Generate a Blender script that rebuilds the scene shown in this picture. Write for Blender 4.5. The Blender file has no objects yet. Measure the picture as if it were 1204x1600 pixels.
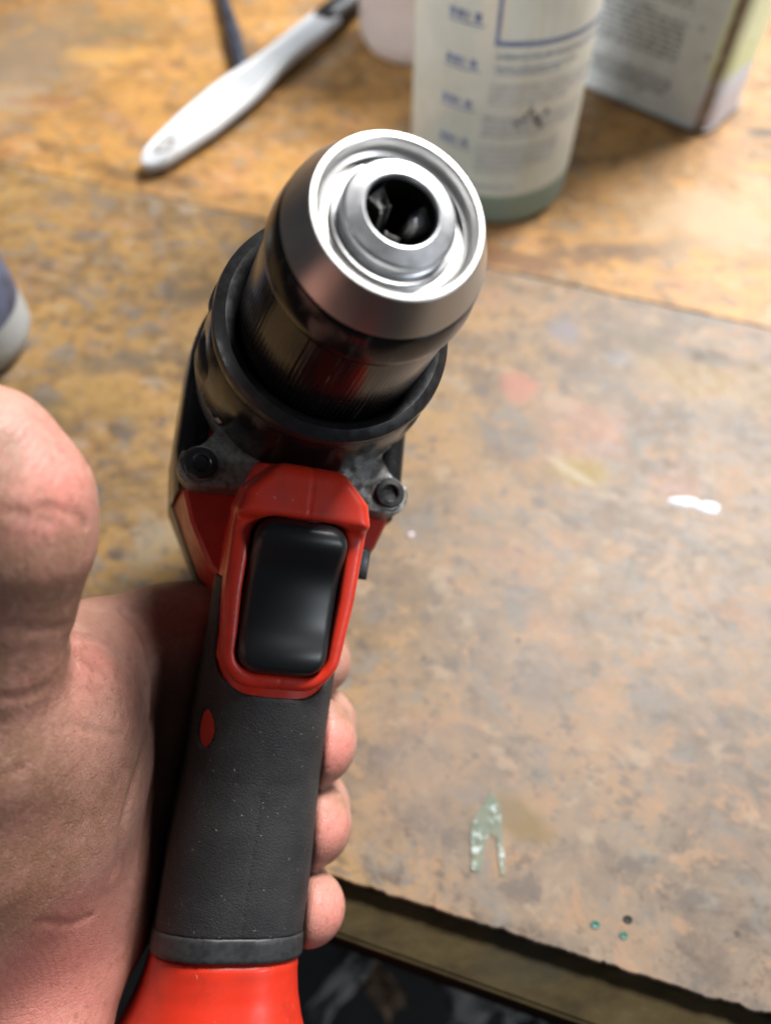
import bpy, bmesh, math, random
import numpy as np
from mathutils import Matrix, Vector
random.seed(4); rng = np.random.default_rng(4)
sc = bpy.context.scene; COL = sc.collection
PI = math.pi

# ------------------------------------------------------------------ camera
H = .26                                   # camera height above the bench top (bench top is z = 0)
PITCH = math.radians(57)                  # looking down
F = 1200.                                 # focal length in photo pixels (1204 x 1600)
R = np.column_stack([[1,0,0],[0,math.sin(PITCH),math.cos(PITCH)],[0,-math.cos(PITCH),math.sin(PITCH)]])
O = np.array([0,0,H])
cam = bpy.data.cameras.new('camera'); co = bpy.data.objects.new('camera', cam); COL.objects.link(co)
m4 = np.eye(4); m4[:3,:3] = R; m4[:3,3] = O
co.matrix_world = Matrix(m4.tolist())
cam.sensor_fit = 'VERTICAL'; cam.sensor_height = 36; cam.lens = F/1600*36
cam.clip_start = .005; cam.clip_end = 50
cam.dof.use_dof = True; cam.dof.focus_distance = .167; cam.dof.aperture_fstop = cam.lens/3.5
sc.camera = co

# ------------------------------------------------------------------ light: a dim workshop with overhead lamps and an added fill
w = bpy.data.worlds.new('World'); sc.world = w; w.use_nodes = True
bg = w.node_tree.nodes['Background']; bg.inputs[0].default_value = (.80,.86,1,1); bg.inputs[1].default_value = .05
def lamp(name, loc, target, power, sx, sy, col, roll=0):
    l = bpy.data.lights.new(name,'AREA'); l.shape = 'RECTANGLE'; l.size = sx; l.size_y = sy; l.energy = power; l.color = col
    o = bpy.data.objects.new(name,l); COL.objects.link(o); o.location = loc
    q = (Vector(target)-Vector(loc)).to_track_quat('-Z','Y'); o.rotation_euler = (q.to_matrix() @ Matrix.Rotation(roll,3,'Z')).to_euler(); return o
lamp('ceiling_lamp', (.70,.92,1.34), (-.03,.12,.08), 66, .50, .34, (1,.97,.93), .3)
lamp('far_ceiling_lamp', (.75,1.95,1.40), (0,.3,0), 26, 1.0, .35, (.90,.95,1), .3)
bl_=lamp('background_fill', (-1.1,-.15,1.15), (.16,.66,.06), .8, .30, .30, (.97,.98,1), 0); bl_.data.spread = math.radians(30)  # added narrow-beam fill, brightens the bottle and can fronts
lamp('rear_ceiling_lamp', (1.25,-.50,.72), (0,.1,.1), 7.5, .4, .25, (.88,.94,1), 0)
sc.view_settings.view_transform = 'Standard'; sc.view_settings.look = 'None'
sc.view_settings.exposure = .10; sc.view_settings.gamma = 1
sc.cycles.use_denoising = True
sc.cycles.max_bounces = 8

# ------------------------------------------------------------------ helpers: space
def ray(px,py): return R@np.array([(px-602)/F,(800-py)/F,-1.])
def pt(px,py,d): return O+ray(px,py)*d                     # photo pixel + depth -> world
def tab(px,py,z=0.):
    r_ = ray(px,py); return O+r_*((z-H)/r_[2])              # photo pixel -> point on the bench top
A_ = np.array([.2936,.1785,.939]); A_ /= np.linalg.norm(A_)
G_ = np.array([-.15,-.98,0.]); R_ = np.cross(-G_,A_); R_ /= np.linalg.norm(R_); U_ = np.cross(A_,R_)
DR = R@np.column_stack([R_,U_,A_])                          # drill axes in the world
C0 = O+R@(np.array([(625-602)/F,(800-335)/F,-1])*.130)      # middle of the chuck nose rim
def to_drill(p): return (np.asarray(p)-C0)@DR
def from_drill(l): return C0+np.asarray(l)@DR.T
GO = np.array([0,-.060,-.065]); GG = np.array([0,-.976,-.219]); GN = np.array([0,-.219,.976])
def gl(x,t,s): return GO+np.array([1,0,0])*x+GG*t+GN*s      # grip frame -> drill local

# ------------------------------------------------------------------ helpers: objects
def link(o, parent=None):
    COL.objects.link(o)
    if parent is not None: o.parent = parent
    return o
def tag(o, label=None, cat=None, group=None, kind=None):
    if label: o['label'] = label
    if cat: o['category'] = cat
    if group: o['group'] = group
    if kind: o['kind'] = kind
    return o
def empty(name, loc=(0,0,0), rot=None):
    o = bpy.data.objects.new(name,None); o.empty_display_size = .02
    M = np.eye(4); M[:3,3] = loc
    if rot is not None: M[:3,:3] = rot
    o.matrix_world = Matrix(M.tolist()); return link(o)
def mesh(name, v, f, mat, parent=None, smooth=True):
    me = bpy.data.meshes.new(name); me.from_pydata([tuple(map(float,p)) for p in v],[],[tuple(map(int,q)) for q in f]); me.update()
    if smooth: me.polygons.foreach_set('use_smooth',[True]*len(me.polygons))
    me.materials.append(mat); return link(bpy.data.objects.new(name,me),parent)
def bm_obj(name, bm, mat, parent=None, smooth=True):
    me = bpy.data.meshes.new(name); bmesh.ops.recalc_face_normals(bm,faces=bm.faces); bm.to_mesh(me); bm.free()
    if smooth: me.polygons.foreach_set('use_smooth',[True]*len(me.polygons))
    me.materials.append(mat); return link(bpy.data.objects.new(name,me),parent)
def sharp(o, deg=35):
    me = o.data
    bm = bmesh.new(); bm.from_mesh(me)
    for e in bm.edges:
        if len(e.link_faces)==2 and e.calc_face_angle(0) > math.radians(deg): e.smooth = False
    bm.to_mesh(me); bm.free(); return o
def lathe(name, prof, mat, parent=None, seg=128, closed=False, deg=35):
    """prof: (r, z) list, turned about local z"""
    v=[];f=[]; n=len(prof)
    for k in range(seg):
        a=2*PI*k/seg
        for (r_,z_) in prof: v.append((r_*math.cos(a),r_*math.sin(a),z_))
    m_ = n if closed else n-1
    for k in range(seg):
        k2=(k+1)%seg
        for i in range(m_):
            j=(i+1)%n; f.append((k*n+i,k2*n+i,k2*n+j,k*n+j))
    o = mesh(name,v,f,mat,parent); bm=bmesh.new(); bm.from_mesh(o.data)
    bmesh.ops.remove_doubles(bm,verts=bm.verts,dist=1e-6); bmesh.ops.recalc_face_normals(bm,faces=bm.faces); bm.to_mesh(o.data); bm.free()
    o.data.polygons.foreach_set('use_smooth',[True]*len(o.data.polygons))
    return sharp(o,deg)
def prism(name, poly, z0, z1, mat, parent=None, bevel=0, xf=None, segs=2):
    """extruded polygon; bevelled edges"""
    bm=bmesh.new(); vs=[bm.verts.new((x,y,z0)) for x,y in poly]; fc=bm.faces.new(vs)
    ret=bmesh.ops.extrude_face_region(bm,geom=[fc]); bmesh.ops.translate(bm,verts=[g for g in ret['geom'] if isinstance(g,bmesh.types.BMVert)],vec=(0,0,z1-z0))
    if bevel:
        bmesh.ops.bevel(bm,geom=[e for e in bm.edges if abs(e.verts[0].co.z-e.verts[1].co.z)<1e-9],offset=bevel,segments=segs,affect='EDGES',profile=.5)
    if xf is not None: bm.transform(xf)
    return sharp(bm_obj(name,bm,mat,parent),40)

# ------------------------------------------------------------------ helpers: signed distances -> mesh
def smin(a,b,k): 
    h=np.clip(.5+.5*(b-a)/k,0,1); return b*(1-h)+a*h-k*h*(1-h)
def smax(a,b,k): return -smin(-a,-b,k)
def rcone(p,a,b,ra,rb):
    a=np.asarray(a);ba=np.asarray(b)-a; h=np.clip(((p-a)@ba)/(ba@ba),0,1)
    return np.linalg.norm(p-a-h[:,None]*ba,axis=1)-(ra+(rb-ra)*h)
def rbox2(x,y,hx,hy,r):
    qx=np.abs(x)-(hx-r); qy=np.abs(y)-(hy-r)
    return np.hypot(np.maximum(qx,0),np.maximum(qy,0))+np.minimum(np.maximum(qx,qy),0)-r
def surf(fn, lo, hi, h, iters=3, subdiv=0):
    """surface nets on fn over a box, vertices then pulled on to the zero surface"""
    lo=np.asarray(lo,float); n=np.ceil((np.asarray(hi)-lo)/h).astype(int)+1
    ax=[lo[i]+h*np.arange(n[i]) for i in range(3)]
    V=np.empty(n)
    yy,zz=np.meshgrid(ax[1],ax[2],indexing='ij')
    step=max(1,int(200000/(n[1]*n[2])))
    for i in range(0,n[0],step):
        xs=ax[0][i:i+step]
        P=np.stack([np.repeat(xs,yy.size),np.tile(yy.ravel(),len(xs)),np.tile(zz.ravel(),len(xs))],1)
        V[i:i+step]=fn(P).reshape(len(xs),n[1],n[2])
    V+=1e-9
    ins=V<0; nc=n-1
    cnt=np.zeros(nc); acc=np.zeros(tuple(nc)+(3,))
    def corner(dx,dy,dz): return V[dx:dx+nc[0],dy:dy+nc[1],dz:dz+nc[2]]
    C=[(i,j,k) for i in (0,1) for j in (0,1) for k in (0,1)]
    for a in C:
        for d in range(3):
            if a[d]==0:
                b=list(a); b[d]=1; va=corner(*a); vb=corner(*b); cr=(va<0)!=(vb<0)
                t=np.where(cr,va/(va-vb+1e-20),0)
                for e in range(3):
                    acc[...,e]+=np.where(cr,a[e]+(t if e==d else 0),0)
                cnt+=cr
    act=cnt>0; idx=-np.ones(nc,int); idx[act]=np.arange(act.sum())
    ijk=np.argwhere(act); verts=lo+h*(ijk+acc[act]/cnt[act][:,None])
    faces=[]
    for d in range(3):
        e1,e2=(d+1)%3,(d+2)%3
        s0=[slice(None)]*3; s1=[slice(None)]*3; s0[d]=slice(0,-1); s1[d]=slice(1,None)
        cr=ins[tuple(s0)]!=ins[tuple(s1)]
        q=np.argwhere(cr); q=q[(q[:,e1]>0)&(q[:,e2]>0)&(q[:,e1]<nc[e1])&(q[:,e2]<nc[e2])]
        flip=ins[tuple(s0)][q[:,0],q[:,1],q[:,2]]
        def cell(o1,o2):
            c=q.copy(); c[:,e1]-=o1; c[:,e2]-=o2; return idx[c[:,0],c[:,1],c[:,2]]
        F4=np.stack([cell(1,1),cell(0,1),cell(0,0),cell(1,0)],1)
        F4[~flip]=F4[~flip][:,::-1]; faces.append(F4)
    faces=np.concatenate(faces); faces=faces[(faces>=0).all(1)]
    def pull(v,it):
        e=h*.08
        for _ in range(it):
            d=fn(v); g=np.stack([fn(v+np.eye(3)[k]*e)-fn(v-np.eye(3)[k]*e) for k in range(3)],1)/(2*e)
            g2=(g*g).sum(1); st=d/np.maximum(g2,.25); st=np.clip(st,-h*.5,h*.5); v=v-g*st[:,None]
        return v
    verts=pull(verts,iters)
    for _ in range(subdiv):
        E=np.sort(np.concatenate([faces[:,[0,1]],faces[:,[1,2]],faces[:,[2,3]],faces[:,[3,0]]]),1)
        ue,inv=np.unique(E,axis=0,return_inverse=True); inv=inv.ravel(); nf=len(faces); nv=len(verts)
        em=verts[ue].mean(1); fm=verts[faces].mean(1)
        a=[nv+inv[i*nf:(i+1)*nf] for i in range(4)]; c=nv+len(ue)+np.arange(nf)
        verts=np.concatenate([verts,em,fm])
        faces=np.concatenate([np.stack([faces[:,i],a[i],c,a[i-1]],1) for i in range(4)])
        verts=pull(verts,2)
    return verts,faces
def np_mesh(name, v, f, mat, parent=None):
    me=bpy.data.meshes.new(name); me.vertices.add(len(v)); me.vertices.foreach_set('co',np.asarray(v,np.float32).ravel())
    me.loops.add(f.size); me.loops.foreach_set('vertex_index',f.astype(np.int32).ravel())
    me.polygons.add(len(f)); me.polygons.foreach_set('loop_start',np.arange(0,f.size,4,dtype=np.int32))
    me.polygons.foreach_set('use_smooth',[True]*len(f)); me.update(calc_edges=True); me.validate(); me.materials.append(mat)
    return link(bpy.data.objects.new(name,me),parent)

# ------------------------------------------------------------------ helpers: node materials
class NT:
    def __init__(s,name):
        s.m=bpy.data.materials.new(name); s.m.use_nodes=True; s.t=s.m.node_tree; s.b=s.t.nodes['Principled BSDF']; s.out=s.t.nodes['Material Output']
        s.co=s.t.nodes.new('ShaderNodeTexCoord').outputs['Object']
    def n(s,k,**a):
        x=s.t.nodes.new(k)
        for q,v in a.items(): setattr(x,q,v)
        return x
    def put(s,sock,v):
        if hasattr(v,'is_linked'): s.t.links.new(v,sock)
        elif isinstance(v,(tuple,list)) and len(v)==3 and sock.type=='RGBA': sock.default_value=(*v,1)
        else: sock.default_value=v
    def set(s,**a):
        for q,v in a.items(): s.put(s.b.inputs[q.replace('_',' ')],v)
        return s
    def map(s,scale=(1,1,1),rot=(0,0,0),loc=(0,0,0),co=None):
        x=s.n('ShaderNodeMapping'); s.put(x.inputs[0],co or s.co); x.inputs['Scale'].default_value=scale; x.inputs['Rotation'].default_value=rot; x.inputs['Location'].default_value=loc
        return x.outputs[0]
    def noise(s,scale,detail=4,rough=.55,co=None,dist=0,col=False):
        x=s.n('ShaderNodeTexNoise'); s.put(x.inputs['Vector'],co or s.co); x.inputs['Scale'].default_value=scale; x.inputs['Detail'].default_value=detail; x.inputs['Roughness'].default_value=rough; x.inputs['Distortion'].default_value=dist
        return x.outputs[1 if col else 0]
    def voro(s,scale,co=None,feature='F1',out='Distance'):
        x=s.n('ShaderNodeTexVoronoi',feature=feature); s.put(x.inputs['Vector'],co or s.co); x.inputs['Scale'].default_value=scale; return x.outputs[out]
    def ramp(s,f,stops,interp='LINEAR'):
        x=s.n('ShaderNodeValToRGB'); s.put(x.inputs[0],f); r_=x.color_ramp; r_.interpolation=interp
        while len(r_.elements)<len(stops): r_.elements.new(.5)
        for e,(p,c) in zip(r_.elements,stops): e.position=p; e.color=(*c,1) if isinstance(c,(tuple,list)) else (c,c,c,1)
        return x.outputs[0]
    def mr(s,f,a,b,c=0,d=1):
        x=s.n('ShaderNodeMapRange',interpolation_type='SMOOTHSTEP'); s.put(x.inputs[0],f)
        for i,v in zip((1,2,3,4),(a,b,c,d)): s.put(x.inputs[i],v)
        return x.outputs[0]
    def math(s,op,a,b=0,c=0):
        x=s.n('ShaderNodeMath',operation=op); s.put(x.inputs[0],a); s.put(x.inputs[1],b); s.put(x.inputs[2],c); return x.outputs[0]
    def mix(s,f,a,b,mode='MIX'):
        x=s.n('ShaderNodeMix',data_type='RGBA',blend_type=mode); s.put(x.inputs[0],f); s.put(x.inputs[6],a); s.put(x.inputs[7],b); return x.outputs[2]
    def sep(s,co=None):
        x=s.n('ShaderNodeSeparateXYZ'); s.put(x.inputs[0],co or s.co); return x.outputs
    def blob(s,c,r,soft=.5,squash=(1,1,1),wob=0,wscale=60,rot=0):
        """1 inside a soft irregular spot round c (object space)"""
        x=s.n('ShaderNodeMapping',vector_type='TEXTURE'); s.put(x.inputs[0],s.co); x.inputs['Location'].default_value=c; x.inputs['Rotation'].default_value=(0,0,rot); x.inputs['Scale'].default_value=tuple(r*q for q in squash)
        l=s.n('ShaderNodeVectorMath',operation='LENGTH'); s.put(l.inputs[0],x.outputs[0]); d=l.outputs['Value']
        if wob: d=s.math('ADD',d,s.math('MULTIPLY',s.math('SUBTRACT',s.noise(wscale,3),.5),wob))
        return s.mr(d,1,1-soft)
    def bump(s,h,strength=.3,dist=.001,prev=None):
        x=s.n('ShaderNodeBump'); s.put(x.inputs['Height'],h); x.inputs['Strength'].default_value=strength; x.inputs['Distance'].default_value=dist
        if prev is not None: s.put(x.inputs['Normal'],prev)
        return x.outputs[0]
def plain(name,col,rough=.5,metal=0,var=.12,scale=300,bump=.05,bd=.0002,coat=0,spec=.5):
    k=NT(name); nz=k.noise(scale,4); c2=tuple(q*(1-var*2) for q in col)
    k.set(Base_Color=k.mix(k.mr(nz,.35,.65),c2,col),Roughness=k.mr(k.noise(scale*.4,3),.3,.7,max(rough-.06,.02),min(rough+.09,1)),Metallic=metal,Normal=k.bump(nz,bump,bd)); k.set(Specular_IOR_Level=spec)
    if coat: k.set(Coat_Weight=coat,Coat_Roughness=.1)
    return k.m
exec_order='structure'
# ================================================================== SETTING
floor_m=NT('dark_concrete'); floor_m.set(Base_Color=floor_m.ramp(floor_m.noise(6,8),[(.3,(.02,.02,.022)),(.7,(.05,.048,.045))]),Roughness=.8)
tag(mesh('floor',[(-6,-6,-.85),(6,-6,-.85),(6,6,-.85),(-6,6,-.85)],[(0,1,2,3)],floor_m.m),kind='structure')

# ================================================================== WORKBENCH
def laminate(name, front):
    k=NT(name)
    st=k.map((1,1,1),(0,0,.3))
    warp=k.noise(14,3,co=st,col=True)
    wv=k.n('ShaderNodeVectorMath',operation='MULTIPLY_ADD'); k.put(wv.inputs[0],warp); wv.inputs[1].default_value=(.022,.018,.02); k.put(wv.inputs[2],st); wco=wv.outputs[0]
    sx=k.map((1,1.15,1) if front else (1,1.6,1),co=wco)
    big=k.noise(9,4,.55,co=sx); mid=k.noise(28,6,.66,co=sx); fine=k.noise(150,7,.75,co=sx); m2=k.noise(80,5,.62,co=k.map((1,1.35,1),loc=(2,5,0),co=wco)); m3=k.noise(62,4,.6,co=k.map((1,1.2,1),loc=(6,1,0),co=wco)); pk=k.noise(17,4,.6,co=k.map((1.1,1.6,1),loc=(3,1,0),co=wco))
    beige=k.ramp(mid,[(.28,(.14,.105,.078)),(.42,(.26,.195,.142)),(.52,(.34,.255,.18)),(.62,(.42,.27,.155)),(.74,(.33,.285,.235))])
    ochre=k.ramp(mid,[(.26,(.16,.095,.040)),(.40,(.33,.19,.065)),(.52,(.44,.255,.080)),(.62,(.50,.285,.090)),(.75,(.42,.29,.13))])
    # the print is ochre to the left and behind, pale and pinkish to the front right
    x,y,_=k.sep()
    g=k.math('ADD',k.math('ADD',k.math('MULTIPLY',x,4.2),k.math('MULTIPLY',y,-1.3)),k.math('MULTIPLY',k.math('SUBTRACT',big,.5),1.5))
    base=k.mix(k.mr(g,-.65,.15) if front else k.mr(g,-.3,1.3),ochre,beige)
    lg=k.noise(15,5,.6,co=k.map((1,1.5,1),(0,0,.4),(11,4,0),co=wco)); base=k.mix(k.math('MULTIPLY',k.mr(lg,.50,.58,0,.65),k.mr(g,.3,-.5) if front else .8),base,(.21,.135,.06)); base=k.mix(k.math('MULTIPLY',k.mr(lg,.46,.38,0,.6),k.mr(g,.3,-.5) if front else .8),base,(.54,.33,.105))
    base=k.mix(k.mr(pk,.56,.68,0,.55),base,(.44,.24,.14))
    base=k.mix(k.mr(k.noise(22,4,.6,co=k.map((1,1.5,1),loc=(7,2,0),co=wco)),.58,.70,0,.6),base,(.21,.185,.155))
    base=k.mix(k.mr(k.noise(33,5,.65,co=k.map((1,1.6,1),loc=(1,9,0),co=wco)),.62,.72,0,.6),base,(.30,.32,.28) if front else (.16,.10,.06))
    base=k.mix(k.mr(m2,.54,.63,0,.75),base,k.mix(k.mr(g,-.65,.15),(.47,.29,.10),(.47,.29,.165)) if front else (.48,.29,.10)); base=k.mix(k.mr(m2,.46,.35,0,.75),base,(.165,.135,.115) if front else (.19,.115,.05)); base=k.mix(k.mr(m3,.56,.64,0,.6),base,(.25,.235,.21)); base=k.mix(k.mr(m3,.42,.32,0,.55),base,(.50,.39,.27))
    base=k.mix(k.mr(fine,.5,.72,0,.42),base,(.50,.39,.28)); base=k.mix(k.mr(fine,.48,.36,0,.65),base,(.12,.085,.06))
    def spot(px,py,r,col,amt=.8,sq=(1,1,1),rot=0,wob=1.9,ws=60):
        nonlocal base
        q=tab(px,py); f_=k.blob((q[0],q[1],0),r*1.1,.8,sq,wob,ws,rot)
        base=k.mix(k.math('MULTIPLY',f_,amt),base,col)
    if front:
        spot(815,606,.011,(.60,.22,.15),.6); spot(925,675,.026,(.56,.29,.20),.45,(1,.8,1)); spot(1060,755,.012,(.53,.25,.16),.4)
        spot(880,517,.010,(.25,.25,.30),.7,(.8,1.4,1)); spot(965,560,.008,(.25,.28,.33),.5); spot(1105,592,.030,(.36,.24,.09),.75,(1.2,.7,1),-.3)
        spot(1110,560,.016,(.10,.07,.05),.8,(1.4,.45,1),-.25); spot(1000,535,.014,(.20,.15,.08),.65,(1,.8,1),-.6); spot(915,740,.013,(.38,.27,.07),.85,(1.2,.8,1),-.2); spot(893,738,.010,(.62,.54,.42),.5,(1.5,.25,1),-.7)
        spot(815,1285,.011,(.27,.18,.06),.85,(1.3,.6,1),-.5); spot(1165,700,.014,(.25,.2,.16),.5,(1,1,1))
        spot(150,610,.022,(.40,.25,.08),.6,(1.3,.7,1),-.5); spot(60,640,.014,(.14,.12,.07),.6); spot(170,570,.02,(.19,.15,.10),.65,(1.4,.5,1)); spot(320,460,.016,(.16,.11,.06),.75,(1.3,.5,1),.3)
        spot(240,840,.015,(.40,.38,.30),.5); spot(840,1060,.014,(.24,.21,.19),.5); spot(665,1215,.03,(.30,.24,.20),.4)
    else:
        spot(790,405,.030,(.16,.08,.04),.8,(1.7,.35,1),-.2); spot(960,390,.034,(.13,.085,.06),.85,(1.6,.3,1),.0); spot(1060,378,.02,(.12,.09,.07),.7,(1.5,.3,1),.1)
        spot(1192,205,.012,(.07,.06,.05),.9,(1,.6,1)); spot(30,90,.07,(.22,.19,.16),.85,(1,1.4,1)); spot(15,150,.03,(.40,.33,.27),.6); spot(185,38,.03,(.22,.18,.11),.7,(1.2,.8,1)); spot(165,85,.028,(.56,.36,.12),.7,(1.4,.5,1))
        spot(230,275,.028,(.11,.065,.03),.7,(1.8,.4,1),-.25); spot(1110,340,.05,(.42,.34,.25),.7,(1.4,.8,1)); spot(75,155,.016,(.28,.13,.06),.6,(1.6,.5,1))  # first spot paints the brush tip's shadow along the seam
    # hair-thin scratches and worn white marks
    for i,(a,s_) in enumerate(((.5,90),(-.9,70))):
        sm=k.noise(s_,2,.5,co=k.map((1,.045,1),(0,0,a),(i*3,0,0)))
        sp=k.mr(k.noise(14+i*5,2,co=k.map(loc=(i*7,4,0))),.5,.62)
        base=k.mix(k.math('MULTIPLY',k.mr(sm,.71,.76,0,.35),sp),base,(.66,.58,.48) if i!=1 else (.12,.09,.06))
    vs=k.voro(55); base=k.mix(k.mr(vs,.07,.045,0,.8),base,(.08,.06,.045))
    base=k.mix(1.0,base,(.53,.515,.51) if front else (.76,.655,.515),'MULTIPLY')
    rough=k.mr(fine,.3,.7,.48,.64)
    k.set(Base_Color=base,Roughness=rough,Normal=k.bump(fine,.12,.0004),Specular_IOR_Level=.42); return k.m
wood_edge=NT('dirty_wood_edge'); k=wood_edge; gn=k.noise(40,6,.7,co=k.map((1,2.2,2.2),(0,0,-.28)))
k.set(Base_Color=k.mix(k.mr(k.noise(20,5),.52,.68),k.ramp(gn,[(.3,(.018,.013,.006)),(.6,(.046,.034,.015)),(.75,(.070,.053,.026))]),(.025,.023,.016)),Roughness=.92,Specular_IOR_Level=.12,Normal=k.bump(gn,.4,.001))
core_m=NT('laminate_core'); k=core_m; cn=k.noise(160,5,.7)
k.set(Base_Color=k.ramp(cn,[(.35,(.012,.014,.012)),(.55,(.035,.042,.034)),(.68,(.05,.085,.07)),(.76,(.22,.22,.19))]),Roughness=.7,Normal=k.bump(cn,.6,.0008))
bench=empty('workbench',(0,.4,0)); tag(bench,'worn workbench with mottled ochre and beige laminate top and dirty olive brown edge','workbench')
BO=np.array([0,.4,0])
e0=tab(520,1370)[:2]; e1=tab(1204,1590)[:2]; ed=(e1-e0)/np.linalg.norm(e1-e0)
s0=tab(870,440)[:2]; s1=tab(1204,512)[:2]; sd=(s1-s0)/np.linalg.norm(s1-s0)
en=np.array([-ed[1],ed[0]])   # inwards
def along(p,d,x): return p+d*((x-p[0])/d[0])
def sheet(name,front_pts,back_pts,thick,mt,z=0.,ms=None):
    """flat laminate sheet between two ragged edges"""
    n=len(front_pts); v=[]; f=[]
    for z_ in (z,z-.0006,z-thick):
        off=-.0005 if z_==z else 0
        for q in front_pts: v.append((q[0]-en[0]*off,q[1]-en[1]*off,z_))
        for q in back_pts: v.append((q[0]+en[0]*off,q[1]+en[1]*off,z_))
    m=2*n
    f+= [(i,i+1,n+i+1,n+i) for i in range(n-1)]
    for L in (0,1):
        f+=[(L*m+i,(L+1)*m+i,(L+1)*m+i+1,L*m+i+1) for i in range(n-1)]
        f+=[(L*m+n+i,L*m+n+i+1,(L+1)*m+n+i+1,(L+1)*m+n+i) for i in range(n-1)]
    f+=[(2*m+i,2*m+n+i,2*m+n+i+1,2*m+i+1) for i in range(n-1)]
    o=mesh(name,[np.array(q)-BO for q in v],f,mt,bench); 
    o.data.materials.append(core_m.m)
    for p in o.data.polygons:
        if abs(p.normal.z)<.35 or p.normal.z<0: p.material_index=1
    # object space = world space for the print
    o.data.transform(Matrix.Translation(Vector(BO))); o.location=-Vector(BO)
    return sharp(o,30)
def rag(p,d,x0,x1,n,amp,cut=0):
    xs=np.linspace(x0,x1,n); j=np.cumsum(rng.normal(0,1,n)); j-=np.convolve(j,np.ones(15)/15,'same'); j=np.clip(j,-3,3)
    chip=np.maximum(0,np.convolve(rng.normal(0,1,n),np.ones(6)/6,'same')-.5)
    return [along(p,d,x)+en*(amp*(a*.35)+cut+amp*3*c) for x,a,c in zip(xs,j,chip)]
NR=1500
sheet('front_laminate',rag(e0,ed,-.75,.75,NR,.00045),rag(s0,sd,-.75,.75,NR,.0003,-.0005),.0032,laminate('front_laminate_print',True))
sheet('rear_laminate',rag(s0,sd,-.75,.75,NR,.0003,.0006),[along(np.array([0,1.05]),sd,x) for x in np.linspace(-.75,.75,NR)],.0032,laminate('rear_laminate_print',False),z=-.0006)
def slab(name,fo,yb,z0,z1,mt,bev=.0015):
    P=[along(e0+en*fo,ed,-.75),along(e0+en*fo,ed,.75),(.75,yb),(-.75,yb)]
    return prism(name,[(q[0],q[1]-.4) for q in P],z0,z1,mt,bench,bev)
slab('top_board',.0040,1.03,-.0335,-.0036,core_m.m)
def rail():
    a=e0+en*.0035; P=[along(a,ed,-.75),along(a,ed,.75)]; b=[along(e0-en*.0125,ed,-.75),along(e0-en*.0125,ed,.75)]
    b=[b[0]+en*.030,b[1]-en*.026]; b=[along(e0-en*.0115,ed,-.75)+en*.012,along(e0-en*.0115,ed,.75)-en*.020]
    return prism('front_rail',[(q[0],q[1]-.4) for q in (b[0],b[1],P[1],P[0])],-.052,-.0062,wood_edge.m,bench,.0018)
rail()
slab('lower_shelf',.05,.95,-.345,-.325,plain('shelf_board',(.030,.027,.023),.85,var=.3,scale=30),.002)
for x_ in (-.66,.66):
    for y_ in (.30,.92): prism('leg',[(x_-.035,y_-.435),(x_+.035,y_-.435),(x_+.035,y_-.365),(x_-.035,y_-.365)],-.8495,-.034,wood_edge.m,bench,.003)
# small green screw holes near the front edge: a raised chipped rim round a sunk plug
rim_m=plain('green_rim',(.05,.16,.13),.5,var=.3,scale=900); pit_m=plain('dark_pit',(.006,.01,.009),.7)
for (px,py,r_,mt) in ((980,1437,.0010,pit_m),(929,1445,.0010,rim_m),(973,1462,.0009,rim_m)):
    q=tab(px,py)-BO
    o=lathe('screw_hole',[(r_*1.5,.0001),(r_*1.25,.00035),(r_,.0003),(r_*.75,.00012),(0,.00010)],mt,bench,14); o.location=q; o.scale=(1,.8,1)

# ================================================================== THE DRILL
drill=empty('cordless_drill',C0,DR)
tag(drill,'black and red cordless drill driver with silver chuck pointing up at the camera','power drill')
black=NT('glossy_black_plastic'); k=black; sc1=k.noise(500,3)
scr=k.mr(k.noise(420,3,co=k.map((1,1,.05))),.62,.70)
k.set(Base_Color=k.mix(k.math('MULTIPLY',scr,.22),k.mix(k.mr(k.noise(70,4),.5,.7),(.008,.008,.009),(.016,.014,.012)),(.12,.11,.10)),Roughness=k.mr(k.noise(90,5),.3,.7,.13,.30),Normal=k.bump(sc1,.04,.0002),Specular_IOR_Level=.36)
satin=plain('satin_black_plastic',(.012,.012,.013),.34,var=.2,scale=900,bump=.12)
tk=NT('trigger_plastic'); tk.set(Base_Color=(.010,.0115,.013),Roughness=.38,Normal=tk.bump(tk.noise(2600,2),.04,.00005)); trig_m=tk.m
def redmat(name,c):
    k=NT(name); d=k.noise(130,6,.65); sp=k.voro(900)
    base=k.mix(k.mr(d,.45,.75,0,.5),c,tuple(q*.5 for q in c)); base=k.mix(k.mr(k.noise(700,2),.70,.76,0,.5),base,(.4,.27,.2))
    k.set(Base_Color=base,Roughness=k.mr(d,.3,.7,.30,.48),Normal=k.bump(k.noise(1600,3),.10,.0001),Subsurface_Weight=.06,Subsurface_Radius=(.004,.001,.0005)); return k.m
red=redmat('red_plastic',(.58,.030,.012))
silver=NT('brushed_aluminium'); k=silver
k.set(Base_Color=(.47,.465,.455),Metallic=1,Roughness=k.mr(k.noise(120,4),.3,.7,.34,.40))
steel=NT('polished_steel'); k=steel
k.set(Base_Color=(.47,.48,.50),Metallic=1,Roughness=k.mr(k.noise(400,3),.3,.7,.34,.40),Normal=k.bump(k.noise(500,3),.015,.0001))
gunmetal=NT('dirty_cast_metal'); k=gunmetal; dn=k.noise(500,5,.7)
k.set(Base_Color=k.mix(k.mr(dn,.42,.66),(.24,.24,.235),(.075,.066,.05)),Metallic=k.mr(dn,.45,.65,.7,.2),Roughness=k.mr(dn,.4,.6,.40,.7),Normal=k.bump(dn,.3,.0004))
bore_m=plain('dark_oiled_steel',(.012,.011,.009),.35,.6)
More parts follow.
